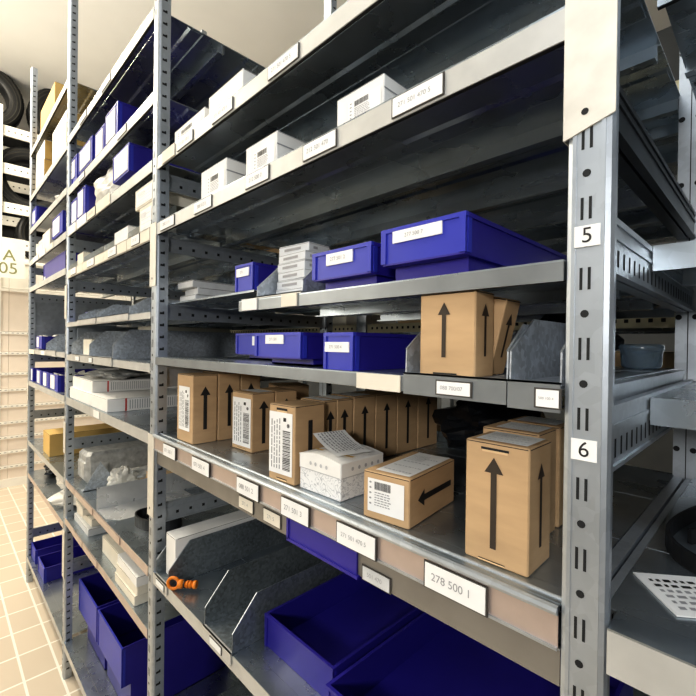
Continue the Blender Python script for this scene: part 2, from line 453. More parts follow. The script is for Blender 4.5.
# pale splice plates lapped over the posts
def splice(pi, z0, z1, slope=.0):
    a, b = rk(POSTS[pi])-.0012, rk(POSTS[pi]+PW)+.0012
    m = MB([PLATE, DARK])
    m.extrude([(a, z0), (b, z0+slope), (b, z1), (a, z1)], 'y', -.0022, -.0002, 0)
    m.box(a-.0006, a, -.0022, .02, z0, z1, 0)
    xc = (a+b)/2-.003
    m.face([(xc+.003*math.cos(t), -.0025, z0+.02+.003*math.sin(t)) for t in [i*math.pi/5 for i in range(10)]], 1)
    m.build('splice_plate', pobjs[pi])
splice(0, .182+H, .36+H, .012)
splice(1, .145+H, .305+H); splice(1, -.44+H, -.232+H); splice(2, .10+H, .24+H); splice(2, -.47+H, -.34+H)
splice(2, -1.0+H, -.80+H); splice(3, -.34+H, -.24+H)
# number stickers on the near post
for txt, zc in (('5', .0965), ('6', -.0855)):
    m = MB([PAPER, INK]); a = rk(POSTS[0])
    m.box(a+.0085, a+.0285, -.0019, -.001, zc+H-.0095, zc+H+.0085, 0, 'k')
    m.text(txt, (a+.0185, -.0022, zc+H-.0005), (1, 0, 0), (0, 0, 1), .0185, 1)
    m.build('number_sticker', pobjs[0])

def shelf(px, z, lip, y0=0.0, label_cards=(), bead=False, lipmat=None, npan=3, xr=None):
    """deck of folded panels between the posts at px and px+1, top at z (camera level), front lip downwards"""
    m = MB([DECK, lipmat or LIPM, DARK, STEEL]); zt = z+H
    a, b = rk(px+.029), rk(px+1+.002)
    la, lb = (rk(px+PW+.0005), rk(px+1-.0005)) if y0 < .03 else (a, b)
    if xr:
        a = rk(xr[0]) if xr[0] else a; b = rk(xr[1]) if xr[1] else b
        la = rk(xr[0]) if xr[0] else la; lb = rk(xr[1]) if xr[1] else lb
    t = .0018; fd = min(.028, max(lip-.001, .006))
    if y0 < .03: m.box(la, lb, y0, .033, zt-t, zt, 0)
    ya = max(y0, .033); w = (DEPTH-y0)/npan
    edges = [ya]+[y0+w*k for k in range(1, npan+1)]
    for k in range(npan):
        m.box(a, b, edges[k]+.0006, edges[k+1]-.0006, zt-t, zt, 0)
        # folded flanges and a stiffening channel below each panel
        yy = edges[k+1]
        m.box(a+.004, b-.004, yy-.0035, yy-.0012, zt-fd, zt-t, 0)
        m.box(a+.004, b-.004, yy-.016, yy-.0035, zt-fd, zt-fd+.0018, 0)
        if k < npan-1:
            m.box(a+.004, b-.004, yy+.0012, yy+.0035, zt-fd, zt-t, 0)
        yc = (edges[k]+edges[k+1])/2
        m.extrude([(yc-.022, zt-t), (yc-.015, zt-.005), (yc+.015, zt-.005), (yc+.022, zt-t)], 'x', a+.004, b-.004, 0)
        if k < npan-1: m.box(a, b, yy-.0005, yy+.0005, zt-.003, zt+.0003, 3)
    # front lip with return
    m.box(la, lb, y0, y0+.0016, zt-lip, zt-t, 1)
    m.box(la, lb, y0+.0016, y0+.007, zt-lip, zt-lip+.0016, 2)  # lip return painted dark to stand for shade under the edge
    if bead:
        n = 8; cy, cz, r = y0-.0005, zt-.0035, .0045
        m.extrude([(cy+r*math.cos(2*math.pi*k/n), cz+r*math.sin(2*math.pi*k/n)) for k in range(n)], 'x', la, lb, 3)
        m.extrude([(y0+.014+.002*math.cos(2*math.pi*k/n), zt+.0005+.002*math.sin(2*math.pi*k/n)) for k in range(n)], 'x', la, lb, 3)
        m.box(la, lb, y0+.005, y0+.0115, zt-.0002, zt+.0004, 0)
        m.box(la, lb, y0-.0025, y0, zt-lip-.0005, zt-lip+.002, 3)
    o = m.build('shelf', rack)
    for q in label_cards:
        x0, x1, z0, z1 = q[:4]; txt = q[4] if len(q) > 4 else None
        fr = q[5] if len(q) > 5 else True; fm = q[6] if len(q) > 6 else None
        card('label_card', o, rk(x0), rk(x1), y0-(.003 if bead else .0006), z0+H, z1+H, txt, fr, fm)
    return o
LIPSHADE = mat('shelf edge in painted shade', (.26, .24, .21), .5, .3, .05, 20)  # edge darkened by colour for the shadow below the main lip
SALM = mat('edge with painted warm reflection', (.56, .46, .41), .35, .5, .05, 20)  # pinkish reflection of the floor painted into the metal edge
# bay between post 5/6 and the next one to the left
B0, B1, B2, BR = POSTS[1], POSTS[2], POSTS[3], POSTS[0]
tx = '271 501 470 5'
shelf(B0, .467, .030, 0, [(-.97, -.89, .441, .462, tx), (-.80, -.72, .441, .462, tx), (-.60, -.52, .441, .462, tx), (-1.06, -.985, .438, .466, None, False, CREAMC)])
shelf(B0, .303, .030, 0, [(-1.066, -.985, .277, .299, '208 511 4'), (-.877, -.80, .277, .299, '208 512 0'), (-.668, -.597, .277, .299, '212 500 7'), (-.503, -.432, .277, .299, '212 501 470'), (-.33, -.26, .277, .299, tx)])
shelf(B0, .079, .019, 0, [(-.676, -.627, .0605, .0805, None, False, WHITEC), (-.555, -.515, .0605, .0805, None, False, CREAMC)], False, GLIP, 3, (-.69, None))
shelf(B0, .104, .004, .034, (), False, DECK, 3, (None, -.695))
shelf(B0, -.034, .019, 0, [(-.385, -.313, -.0545, -.0345, None, False, CREAMC)], False, GLIP)
shelf(B0, -.229, .038, 0, [(-1.025, -.958, -.266, -.239, '071 500 1'), (-.868, -.792, -.266, -.239, '071 501 4'), (-.682, -.612, -.266, -.239, '088 501 2'),
                          (-.545, -.478, -.266, -.239, '271 501 3'), (-.416, -.347, -.266, -.239, '271 501 470 5'), (-.272, -.20, -.266, -.239, '278 500 1')], True, SALM)
sh = shelf(B0, -.2695, .034, .006, [(-.688, -.642, -.297, -.277, '271 4', True, CREAMC), (-.607, -.560, -.297, -.277, '271 5', True, CREAMC), (-.375, -.33, -.303, -.286, '501 470', True, GREYC)], False, LIPSHADE)
m = MB([BLUESHADE]); x0, x1, y = rk(-.535), rk(-.385), .0054  # plate in the shade blue, shadow under the main lip painted in
m.box(x0, x1, y-.003, y, -.304+H, -.2715+H); m.box(x0-.003, x1+.003, y-.005, y, -.3065+H, -.302+H); m.box(x0-.003, x0+.002, y-.005, y, -.304+H, -.2715+H); m.build('blue_front_plate', sh)
shelf(B0, -.575, .030)
shelf(B0, -1.0, .030)
# second bay
shelf(B1, .865, .030, 0, [(-1.9, -1.8, .840, .862), (-1.6, -1.5, .840, .862)])
shelf(B1, .645, .030, 0, [(-1.42, -1.34, .62, .64, tx), (-1.9, -1.82, .62, .64, tx)])
shelf(B1, .472, .030, 0, [(-2.07, -1.945, .442, .477, None, False, WHITEC), (-1.93, -1.785, .442, .477, None, False, WHITEC), (-1.77, -1.665, .444, .474, tx, True, CREAMC), (-1.65, -1.49, .442, .478, None, False, CREAMC)])
shelf(B1, .295, .030)
shelf(B1, .082, .018)
shelf(B1, -.051, .024)
shelf(B1, -.229, .032, 0, [(-1.66, -1.59, -.256, -.233, None, False, WHITEC)])
shelf(B1, -.575, .028, 0, [(-2.06, -1.93, -.601, -.578, None, False, SALM), (-1.925, -1.66, -.601, -.578, None, False, SALM), (-1.64, -1.36, -.601, -.578, None, False, SALM)], False, SALM)
shelf(B1, -.738, .028, 0, [(-1.95, -1.80, -.764, -.741, None, False, SALM), (-1.79, -1.6, -.764, -.741, None, False, SALM)], False, SALM)
shelf(B1, -1.268, .03)
# third bay
shelf(B2, 1.12, .030); shelf(B2, .853, .030); shelf(B2, .662, .030)
shelf(B2, .474, .030, 0, [(-2.96, -2.80, .446, .472, None, False, WHITEC), (-2.76, -2.6, .446, .472, None, False, WHITEC), (-2.56, -2.4, .446, .472, None, False, CREAMC)])
shelf(B2, .318, .028)
shelf(B2, -.043, .024, 0, [(-3.07, -2.9, -.069, -.045, None, False, CREAMC), (-2.68, -2.58, -.067, -.047, None, False, WHITEC), (-2.40, -2.31, -.067, -.047, None, False, WHITEC)])
shelf(B2, -.229, .028); shelf(B2, -.58, .028); shelf(B2, -.77, .028, 0, (), False, SALM); shelf(B2, -1.268, .03)
# bay to the right: shallow recessed shelves above one full-depth shelf
for z, lip in ((.43, .03), (.122, .030), (-.056, .032)): shelf(BR, z, lip, .204, (), False, DECK, 2)
shelf(BR, -.229, .038); shelf(BR, -.62, .03)

def rail(px, z0, z1, holes=True, teeth=False, left=False, right_x=None, ms=None):
    """perforated support rail running back from a post"""
    m = MB([ms or POSTM, DARK])
    x1 = rk(px+.0275) if not left else rk(px+.016); x0 = x1-.007 if not left else rk(px+.003)
    if right_x: x0, x1 = rk(right_x[0]), rk(right_x[1])
    y0, y1 = .031, DEPTH-.02
    m.box(x0, x1-.0012, y0, y1, z0+H, z1+H)
    hh = z1-z0
    m.box(x1-.0012, x1+.0008, y0, y1, z1+H-.006, z1+H); m.box(x1-.0012, x1+.0016, y0, y1, z0+H, z0+H+.004)
    m.box(x1-.0012, x1+.0006, y0, y1, z0+H+hh*.62, z0+H+hh*.70)
    y = y0+.03; xs = x1-.0009
    while holes and y < y1-.02:
        if teeth: q = [(xs, y, z0+H+hh*.16), (xs, y+.006, z0+H+hh*.16), (xs, y+.006, z0+H+hh*.46), (xs, y, z0+H+hh*.46)]
        else: q = [(xs, y, z0+H+hh*.30), (xs, y+.0075, z0+H+hh*.30), (xs, y+.0075, z0+H+hh*.30+.0075), (xs, y, z0+H+hh*.30+.0075)]
        m.face(q, 1); y += .0215 if teeth else .036
    return m.build('support_rail', rack)
for z0, z1 in ((.395, .437), (.236, .274), (.062, .099), (-.112, -.066), (-.268, -.232), (-.462, -.412), (-.63, -.578)): rail(B0, z0, z1)
for z0, z1 in ((.79, .83), (.57, .61), (.385, .44), (.22, .262), (.030, .076), (-.115, -.07), (-.268, -.232), (-.458, -.410), (-.63, -.578), (-.985, -.93)): rail(B1, z0, z1)
for z0, z1 in ((1.05, 1.09), (.77, .82), (.585, .63), (.40, .442), (.24, .288), (-.12, -.07), (-.268, -.232), (-.46, -.41), (-.63, -.585), (-.83, -.775), (-1.17, -1.118)): rail(B2, z0, z1)
rail(BR, .199, .243, False, ms=RAILSHADE)
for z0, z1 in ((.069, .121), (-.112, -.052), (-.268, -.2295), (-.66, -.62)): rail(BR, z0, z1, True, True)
rail(BR, .199, .262, False, False, True, ms=RAILSHADE)
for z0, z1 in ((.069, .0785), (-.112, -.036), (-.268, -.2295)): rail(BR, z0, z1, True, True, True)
# sheet metal back panels
def back_panel(px, z0, z1, matl):
    m = MB([matl]); m.box(rk(px+PW), rk(px+1), DEPTH+.022, DEPTH+.024, z0+H, z1+H)
    k = z0+.05
    while k < z1: m.box(rk(px+PW), rk(px+1), DEPTH+.0205, DEPTH+.022, k+H, k+.006+H); k += .05
    m.build('back_panel', rack)
back_panel(BR, -.05, .75, DECK)
# solid end panel seen through the third bay
m = MB([STEEL]); m.box(rk(B2+PW-.03), rk(B2+PW-.0285), .033, DEPTH-.03, -.04+H, .285+H); m.build('end_panel', rack)

# ------------------------------------------------------------------ boxes on the main shelf
S = -.2285
AR = lambda sd, uc, v0=.13, v1=.88, hw=.30, sw=.095, hl=.13: (sd, 'arrow', uc, v0, v1, hw, sw, hl)
carton('carton', 'upright brown carton nearest the numbered post, black arrow on two faces', -.240, .024, S, .0695, .0595, .1285, R(1), None,
       [AR('front', .47), AR('right', .50, .17, .85, .32, .10, .12)], [('top', .12, .10, .93, .95, 'dense')],
       [('front', .26, .935, .70, .955, True), ('front', .24, .012, .66, .03, False)])
carton('carton', 'upright brown carton directly behind the one nearest the numbered post', -.262, .103, S, .0695, .0585, .1285, R(1), None, [AR('right', .5, .17, .85)], [('top', .2, .12, .95, .92, 'dense')])
carton('carton', 'rearmost of the three upright brown cartons beside the numbered post', -.262, .172, S, .0695, .0585, .1285, 0, None, [AR('right', .5, .17, .85)], [('top', .12, .1, .9, .9, 'dense')])
carton('carton', 'brown carton lying on its side with a sideways black arrow and white front label', -.389, .018, S, .071, .131, .0625, R(7), None,
       [('right', 'arrow_h', .50, .16, .90, .36, .13, .13)], [('front', .11, .16, .90, .86, 'horiz'), ('top', .20, .06, .93, .97, 'dense')], ink=INK)
# row A: barcode label carton and the row behind it
grA = 'brown cartons in the row receding behind the barcode carton'
carton('carton', 'brown carton with large white barcode label facing the aisle, behind the white box', -.611, .016, S, .066, .068, .129, R(4), None,
       [('right', 'bar', .50, .13, .80, .0, .14, .0)], [('front', .02, .10, .92, .90, 'vert')], [('front', .30, .925, .72, .955, True), ('front', .32, .02, .72, .05, False)], ink=INK)
rows = [(.0985, .030, 'slim brown carton second in the row behind the barcode carton', .5), (.1305, .041, 'brown carton third in the row behind the barcode carton', .45),
        (.1735, .061, 'brown carton fourth in the row behind the barcode carton', .5), (.2365, .067, 'brown carton fifth in the row behind the barcode carton', .5),
        (.3055, .071, 'brown carton sixth in the row behind the barcode carton', .5), (.3785, .077, 'last brown carton at the back of the barcode carton row', .5)]
for y, d, lab, uc in rows:
    carton('carton', lab, -.632, y, S, .069, d, .131 if y > .15 else .129, 0, None, [('right', 'arrow', uc, .14, .86, .34*.06/d, .12*.06/d, .12)],
           [('top', .1, .1, .9, .9, 'dense')] if y < .2 else (), group=grA, ink=INK)
# row B and C
carton('carton', 'tallest brown carton at the end of the main shelf beside the second post', -1.010, .021, S, .086, .059, .1575, 0, None,
       [AR('right', .5, .2, .83, .42, .15, .13)], [('front', .14, .17, .83, .82, 'vert')], ink=INK)
carton('carton', 'tall brown carton second in the row beside the second post', -1.010, .083, S, .086, .057, .160, 0, None, [AR('right', .5, .2, .83, .42, .15, .13)], ink=INK)
carton('carton', 'tall brown carton third in the row beside the second post', -1.010, .143, S, .086, .055, .160, 0, None, [AR('right', .5, .2, .83, .42, .15, .13)], ink=INK)
carton('carton', 'low brown carton at the back between the two label-fronted rows', -1.04, .30, S, .10, .09, .118, R(-20), None, [AR('right', .5, .2, .83)])
carton('carton', 'brown carton with narrow barcode label between the tall cartons and the barcode carton', -.851, .079, S, .079, .058, .1255, R(1.5), None,
       [AR('right', .5, .13, .86, .42, .15, .13)], [('front', .05, .07, .95, .90, 'vert'), ('top', .1, .3, .95, .95, 'dense')], [('front', .3, .02, .7, .04, False)], ink=INK)
carton('carton', 'brown carton behind the one with the narrow barcode label', -.852, .141, S, .079, .058, .1265, 0, None, [AR('right', .5, .13, .86, .42, .15, .13)], ink=INK)

# white printed box with lid
wb = empty('lidded_box', 'white patterned box with lid standing before the brown barcode row', 'box', (-.4915, .0745, S+H), (0, 0, R(1.5)))
m = MB([DOOD]); m.cbox(-.0465, .0465, -.048, .048, 0, .036, .0012); m.build('box_base', wb)
m = MB([WHITEC, LIGHTINK, GREYINK])
m.cbox(-.0475, .0475, -.049, .049, .033, .056, .0015)
n = 8                               # bulging lid top
for i in range(n):
    a, b = -.0475+.095*i/n, -.0475+.095*(i+1)/n
    za, zb = .0555+.006*math.sin(math.pi*i/n), .0555+.006*math.sin(math.pi*(i+1)/n)
    m.face([(a, -.049, za), (b, -.049, zb), (b, .049, zb), (a, .049, za)], 0, True)
    m.face([(a, -.049, .0545), (b, -.049, .0545), (b, -.049, zb), (a, -.049, za)], 0)
for sd, us in (('front', (.3, .42, .55, .68)), ('right', (.25, .4, .55, .7, .85))):
    f = Face(m, .095, .098, .056, sd)
    for u in us: f.poly([(u+.028*math.cos(t), .80+.055*math.sin(t)) for t in [i*math.pi/5 for i in range(10)]], 1)
    f.rect(.02, .595, .98, .62, 1)
m.build('box_lid', wb)
m = MB([PAPER, GREYINK, YKRAFT]); n = 10
def slip(u, v): return (u*.088, v*.062, .006+.020*((1-u)**2)*.9+.003*math.sin(v*3))
for i in range(n):
    a, b = i/n, (i+1)/n
    m.face([slip(a, 0), slip(b, 0), slip(b, 1), slip(a, 1)], 0, True)
rnd = random.Random(3)
for k in range(9):
    v = .1+.09*k; u = .06
    while u < .85:
        l = rnd.uniform(.03, .10); p = [slip(u, v), slip(u+l, v), slip(u+l, v+.035), slip(u, v+.035)]
        m.face([(q[0], q[1], q[2]+.0005) for q in p], 1); u += l+.025
m.face([(.02, -.006, .0035), (.096, .02, .0035), (.094, .026, .0035), (.02, .0, .0035)], 2)
tag(m.build('packing_slip', None, (-.545, .058, S+H+.0568), (0, 0, R(-14))), 'curled printed packing slip lying on the white lidded box', 'paper')

# black plastic bag at the back of the main shelf
m = MB([BLACKF]); lumpy(m, (0, 0, .055), (.12, .08, .058), 5, 0, 26, 16, .3, 1, -.054)
tag(m.build('plastic_bag', None, (-.42, .47, S+H)), 'crumpled black plastic bag at the back behind the upright cartons', 'bag')

# ------------------------------------------------------------------ shelf with low blue bins and metal trays
S1 = -.0335
bluebin('blue bin half hidden behind the wider blue bin, lower bin shelf', -.872, -.655, .10, S1, .058, .30, .78, (.32, .42, .6, .86), 'SET 4', over=.03)
bluebin('wide blue bin with overhanging front on the lower bin shelf', -.636, -.510, .003, S1, .053, .34, .74, (.26, .55, .66, .92), '271 501', over=.03)
bluebin('narrow long blue bin beside the metal tray on the lower bin shelf', -.4535, -.3975, .003, S1, .0515, .30, 1.0, (.03, .48, .9, .75), '271 500 4')
zincbin('zinc tray holding two arrow cartons on the lower bin shelf', -.307, -.1825, 0, S1, .30, .058, .031, .036, .0215, (.38, .70), '088 700/07', None, GLIP)
zincbin('empty looking zinc tray beside the numbered post on the lower bin shelf', -.1812, -.1335, 0, S1, .17, .064, .031, .055, .0235, (.58, .99), '588 100 4', None, GLIP)
carton('carton', 'upright brown carton in the zinc tray above the main shelf, black arrow in front', -.2925, .008, S1+.0018, .0705, .041, .0925, 0, None,
       [AR('front', .46, .22, .88, .23, .075, .15), AR('right', .5, .24, .86, .40, .11, .15)], (), [('front', .27, .005, .70, .035, True)])
carton('carton', 'tilted brown carton leaning sideways inside the zinc tray', -.2735, .0535, S1+.0072, .045, .036, .088, 0, None, [AR('right', .5, .24, .82, .42, .11, .15)], rot=(0, R(13), 0))
m = MB([BLACKF, YKRAFT]); lumpy(m, (0, 0, .052), (.075, .055, .055), 11, 0, 26, 16, .28, 1, -.051); lumpy(m, (-.01, -.07, .012), (.045, .018, .012), 8, 1, 16, 8, .3, 1, -.011)
tag(m.build('plastic_bag', None, (-.285, .50, S1+H)), 'black plastic bag with a brown end behind the zinc trays', 'bag')
m = MB([CLEAR, BLACKF]); m.lathe([(.0, 0), (.026, 0), (.030, .004), (.032, .03), (.034, .034), (.034, .040), (.031, .043), (0, .043)], 0, 28)
jar = tag(m.build('plastic_tub', None, (-.170, .50, S1+H)), 'round clear plastic tub beside the black bag', 'tub')

# ------------------------------------------------------------------ shelf with the large blue bins
S2 = .0795
bluebin('largest blue bin with white card, upper bin shelf', -.346, -.232, .002, S2, .0635, .33, .66, (.15, .56, .76, .90), '277 500 7', over=.018)
bluebin('medium blue bin with papers showing, upper bin shelf beside the largest bin', -.480, -.366, .002, S2, .054, .30, .70, (.26, .45, .72, .88), '277 501 2', over=.018, paper=.5)
zincbin('zinc tray holding the stack of flat white boxes on the upper bin shelf', -.634, -.506, .002, S2, .45, .066, .02, .05, .0, None)
for k in range(6):
    carton('flat_box', ['lowest', 'second lowest', 'third lowest', 'third highest', 'second highest', 'topmost'][k]+' flat white box of the stack in the zinc tray', -.624+.0015*(k % 3)-.002*(k == 5), .035+.001*k, S2+.002+.0153*k, .076, .05, .0148, R((0, 1, -1, .5, -.7, 5)[k]), SHADEC,
           [('front', 'rect', .2, .3, .75, .6, 1), ('right', 'rect', .2, .3, .4, .6, 1)], group='flat white boxes stacked in the tray', seam=True, ink=GREYINK)
bluebin('small blue bin with white card left of the flat white box stack', -.762, -.700, .035, .1045, .052, .25, 1.0, (.06, .55, .8, .86), '071', over=.0)
for k, (x, y, w, d) in enumerate(((-1.082, .055, .09, .24), (-1.075, .065, .08, .24), (-1.085, .05, .085, .22))):
    carton('flat_box', ['lowest', 'middle', 'topmost'][k]+' long flat grey box beside the second post, upper bin shelf', x, y, .1045+.0175*k, w, d, .017, R((0, -2, 1)[k]), GREYC, (), (), seam=True, group='long flat grey boxes')

# ------------------------------------------------------------------ top shelf of the first bay
S3 = .3035
def whitebox(label, x, y, z, w, d, h, rz=0, patt=True):
    o = carton('white_box', label, x, y, z, w, d, h, rz, WHITEC, [('right', 'rect', .0, .62, 1, .66, 1)] , [('front', .28, .12, .95, .72, 'horiz')], ink=GREYINK)
    return o
whitebox('smaller white box on the top shelf, left one of the pair', -.888, .018, S3, .112, .075, .071)
whitebox('larger white box with printed sides on the top shelf', -.702, .018, S3, .10, .10, .063)
whitebox('white box at the cropped upper edge of the top shelf', -.452, .018, S3, .09, .09, .052)
m = MB([DOOD]); m.cbox(-.05, .05, -.04, .04, 0, .062, .0015)
tag(m.build('patterned_box', None, (-1.02, .17, S3+H)), 'grey patterned box beside the second post on the top shelf', 'box')
carton('carton', 'small flat kraft carton left of the white boxes on the top shelf', -.985, .07, S3, .08, .07, .032, R(5), CREAMC)
carton('carton', 'grey white carton on the highest visible shelf beside the second post', -1.04, .02, .4675, .16, .12, .05, 0, WHITEC, (), [('front', .1, .1, .9, .8, 'horiz')])
carton('carton', 'cream carton farther along the highest visible shelf', -.86, .02, .4675, .14, .12, .06, 0, WHITEC)

# ------------------------------------------------------------------ lowest visible shelf of the first bay
S4 = -.5745
zincbin('zinc tray with slanted side and a long white carton, bottom shelf beside the second post', -1.076, -1.0, 0, S4, .50, .0945, .037, .052, .02, (.2, .8), None, None, None, BINSHADE)
zincbin('zinc tray beside the blue bins on the bottom shelf', -.812, -.70, 0, S4, .50, .0945, .037, .052, .02, (.3, .7), None, None, None, BINSHADE)
carton('carton', 'long white carton lying inside the zinc tray on the bottom shelf', -1.060, .018, S4+.003, .056, .30, .103, 0, WHITEC)
bluebin('blue bin on the bottom shelf under the main shelf', -.68, -.49, .06, S4, .060, .40, 1.0, None, mats=[BLUESHADE, BLUESHADE])  # both bins here in shade blue; shadow under the main shelf painted in
bluebin('blue bin on the bottom shelf nearest the numbered post', -.47, -.16, .03, S4, .062, .40, 1.0, (.3, .5, .6, .8), mats=[BLUESHADE, BLUESHADE])
m = MB([ORANGE, BLACKP])
m.tube([(.013*math.cos(t)-.004, 0, .017+.013*math.sin(t)) for t in [i*math.pi/10 for i in range(21)]], .0036, 0, 8)
m.tube([(.009, 0, .016), (.018, 0, .016), (.019, 0, .016), (.045, 0, .016)], [.010, .010, .0065, .0065], 0, 12)
for k in range(3): m.tube([(.022+.007*k, 0, .016), (.025+.007*k, 0, .016)], .0085, 1 if k == 0 else 0, 12)
m.tube([(.045, 0, .016), (.052, 0, .016)], .009, 0, 12)
tag(m.build('hand_clamp', None, (-.975, .006, S4+H), (0, 0, R(42))), 'orange plastic clamp with a ring end beside the bottom zinc tray', 'tool')

# ------------------------------------------------------------------ second bay, from top to bottom
LAB = (.06, .10, .80, .92)
Z = .6455
bluebin('small blue bin beside the third post on the fourth shelf from the ceiling side', -2.075, -1.985, .01, Z, .115, .35, 1, (.0, .3, .55, .9))
bluebin('wide blue bin with large white card, top bin row of the second bay', -1.958, -1.755, .01, Z, .108, .35, .8, (.10, .08, .86, .92), over=.03)
bluebin('narrow blue bin in the middle of the top bin row of the second bay', -1.712, -1.600, .01, Z, .095, .35, .95, LAB, over=.01)
bluebin('blue bin at the cropped upper edge of the top bin row', -1.585, -1.455, .01, Z, .112, .35, .95, LAB, over=.01)
Z = .4725
bluebin('large blue bin with tall white card beside the second post', -1.497, -1.345, .01, Z, .118, .35, .68, (.08, .06, .94, .94), over=.03)
bluebin('blue bin with white card left of the white plastic bag', -1.968, -1.848, .01, Z, .125, .35, .9, (.05, .1, .7, .95), over=.01)
bluebin('blue bin beside the third post, left of the bag shelf row', -2.078, -1.976, .01, Z, .112, .35, .9, (.1, .1, .85, .9), over=.01)
m = MB([FILM]); lumpy(m, (0, 0, .062), (.165, .07, .082), 21, 0, 38, 22, .22, 1, -.061)
tag(m.build('plastic_bag', None, (-1.685, .085, Z+H)), 'crumpled white plastic bag bulging between blue bins', 'bag')
Z = .2955
tr = [(-2.07, -1.825, 'leftmost'), (-1.82, -1.556, 'second'), (-1.552, -1.32, 'third'), (-1.316, -1.137, 'rightmost')]
for a, b, wd in tr:
    zincbin(wd+' of four zinc trays with pale front lips below the bag shelf', a, b, 0, Z, .066, .075, .022, .060, .029, (.25, .6), '271 501', 'zinc trays below the bag shelf', CREAMC, TRAYL)
carton('carton', 'small white box in the third zinc tray', -1.475, .008, Z+.002, .13, .05, .050, 0, WHITEC)
carton('carton', 'lower printed pale carton beside the second post', -1.240, .006, Z+.002, .098, .052, .074, 0, CREAMC, [('front', 'rect', .1, .15, .9, .8, 1)] and (), [('front', .1, .1, .95, .85, 'dense')], ink=GREYINK)
carton('carton', 'upper printed pale carton stacked beside the second post', -1.276, .006, Z+.0765, .138, .13, .056, 0, CREAMC, (), [('front', .1, .1, .95, .85, 'dense')], ink=GREYINK)
carton('carton', 'narrow cream carton in the leftmost zinc tray', -1.96, .008, Z+.002, .09, .05, .052, 0, CREAMC)
Z = .0825
zincbin('left zinc tray on the shelf at eye level, second bay', -1.90, -1.64, 0, Z, .50, .052, .02, .06, .016)
zincbin('right zinc tray on the shelf at eye level, second bay', -1.626, -1.30, 0, Z, .50, .052, .02, .05, .016)
bluebin('small dark blue bin beside the third post at eye level', -2.06, -1.93, .06, Z, .045, .3, 1, None)
Z = -.0505
zincbin('zinc tray with slanted side beside the second post, just below eye level', -1.73, -1.452, 0, Z, .52, .094, .043, .05, .024, (.05, .2))
zincbin('zinc tray with slanted side in the middle, just below eye level', -2.01, -1.735, 0, Z, .52, .094, .043, .05, .024, (.35, .55))
carton('carton', 'tall cream carton standing in the zinc tray just below eye level', -1.72, .16, Z+.002, .16, .3, .112, 0, CREAMC)
carton('carton', 'small cream carton at the front of the middle zinc tray', -1.955, .03, Z+.002, .12, .12, .062, 0, CREAMC)
m = MB([STEEL]); m.box(-.003, .003, 0, .5, 0, .11); m.box(-.03, .003, 0, .5, 0, .002)
tag(m.build('shelf_divider', None, (-2.05, .03, Z+H)), 'upright steel divider plate beside the third post, just below eye level', 'divider')
Z = -.2285
carton('carton', 'lower long white carton with red stripe on the main shelf level', -2.06, .006, Z, .532, .36, .044, 0, WHITEC,
       [('right', 'rect', .15, .02, .165, .98, 4)]+[('right', 'rect', .19+.022*k, .15, .197+.022*k, .85, 1) for k in range(22)], (), ink=GREYINK)
carton('carton', 'upper shorter white carton with red stripe stacked on the long one', -2.06, .016, Z+.0445, .305, .33, .042, 0, WHITEC,
       [('right', 'rect', .15, .02, .165, .98, 4)]+[('right', 'rect', .19+.022*k, .15, .197+.022*k, .85, 1) for k in range(22)], (), ink=GREYINK)
m = MB([GFILM]); lumpy(m, (0, 0, .014), (.13, .09, .015), 33, 0, 26, 10, .5, 1, -.0135)
tag(m.build('film_scrap', None, (-1.90, .13, Z+.0868+H)), 'crumpled clear film on top of the stacked white cartons', 'film')
Z = -.5745
m = MB([GFILM]); m.cbox(-.067, .067, -.20, .20, 0, .128, .014)
m.cbox(-.069, .069, -.205, -.10, .002, .105, .02)
tag(m.build('wrapped_parcel', None, (-2.0, .24, Z+H), (0, 0, 0)), 'long bubble wrapped parcel beside the third post', 'parcel')
m = MB([GFILM, KRAFT2]); m.cbox(-.05, .05, -.18, .18, 0, .06, .01, 1); lumpy(m, (0, -.05, .05), (.058, .16, .028), 17, 0, 22, 12, .4)
tag(m.build('wrapped_parcel', None, (-1.80, .385, Z+H), (0, 0, 0)), 'brown parcel in torn clear film behind the shiny tray', 'parcel')
m = MB([FILM]); lumpy(m, (0, 0, .04), (.024, .05, .045), 14, 0, 26, 16, .5, 1, -.039)
tag(m.build('film_scrap', None, (-1.775, .13, Z+H)), 'torn white film sticking up beside the shiny zinc tray', 'film')
m = MB([BINS]); m.extrude([(0, 0), (.13, 0), (.06, .105)], 'x', -.001, .001); m.box(-.03, .001, 0, .17, 0, .002)
tag(m.build('shelf_divider', None, (-1.862, .012, Z+H), (0, 0, R(0))), 'triangular zinc divider plate in front of the film wrapped parcels', 'divider')
SHINY = galv('polished zinc', (.74, .75, .75), .25, .5, 40, .04)
m = MB([SHINY]); t = .0016
m.box(-.07, .0, .1, .45, .0, t); m.box(-t, 0, 0, .45, t, .075); m.box(-.07, 0, .448, .45, t, .07)
m.extrude([(0, 0), (.11, .0), (.15, .03), (.15, .3), (0, .3)], 'z', .0002, .0016)
tag(m.build('sheet_metal_tray', None, (-1.630, .004, Z+H)), 'shiny open sheet metal tray beside the black strap', 'tray')
m = MB([BLACKP])
m.band([(.08*math.cos(t), .05*math.sin(t), 0) for t in [i*2*math.pi/36 for i in range(37)]], .034, .005)
tag(m.build('rubber_strap', None, (-1.372, .115, Z+H), (0, 0, R(25))), 'black rubber strap loop on the shelf behind the second post', 'strap')
Z = -.7375
for k, (x, y, w, d) in enumerate(((-2.04, .022, .22, .11), (-2.035, .03, .20, .11), (-2.045, .028, .15, .09))):
    carton('flat_box', ['lowest', 'middle', 'topmost'][k]+' flat pale box of the pile beside the third post, second shelf from the floor', x, y, Z+.0285*k, w, d, .028, R((0, 2, -3)[k]), GREYC if k < 1 else CREAMC, group='pale boxes piled beside the third post')
carton('carton', 'pale grey carton in the middle of the second shelf from the floor', -1.66, .03, Z, .21, .15, .058, 0, CREAMC)
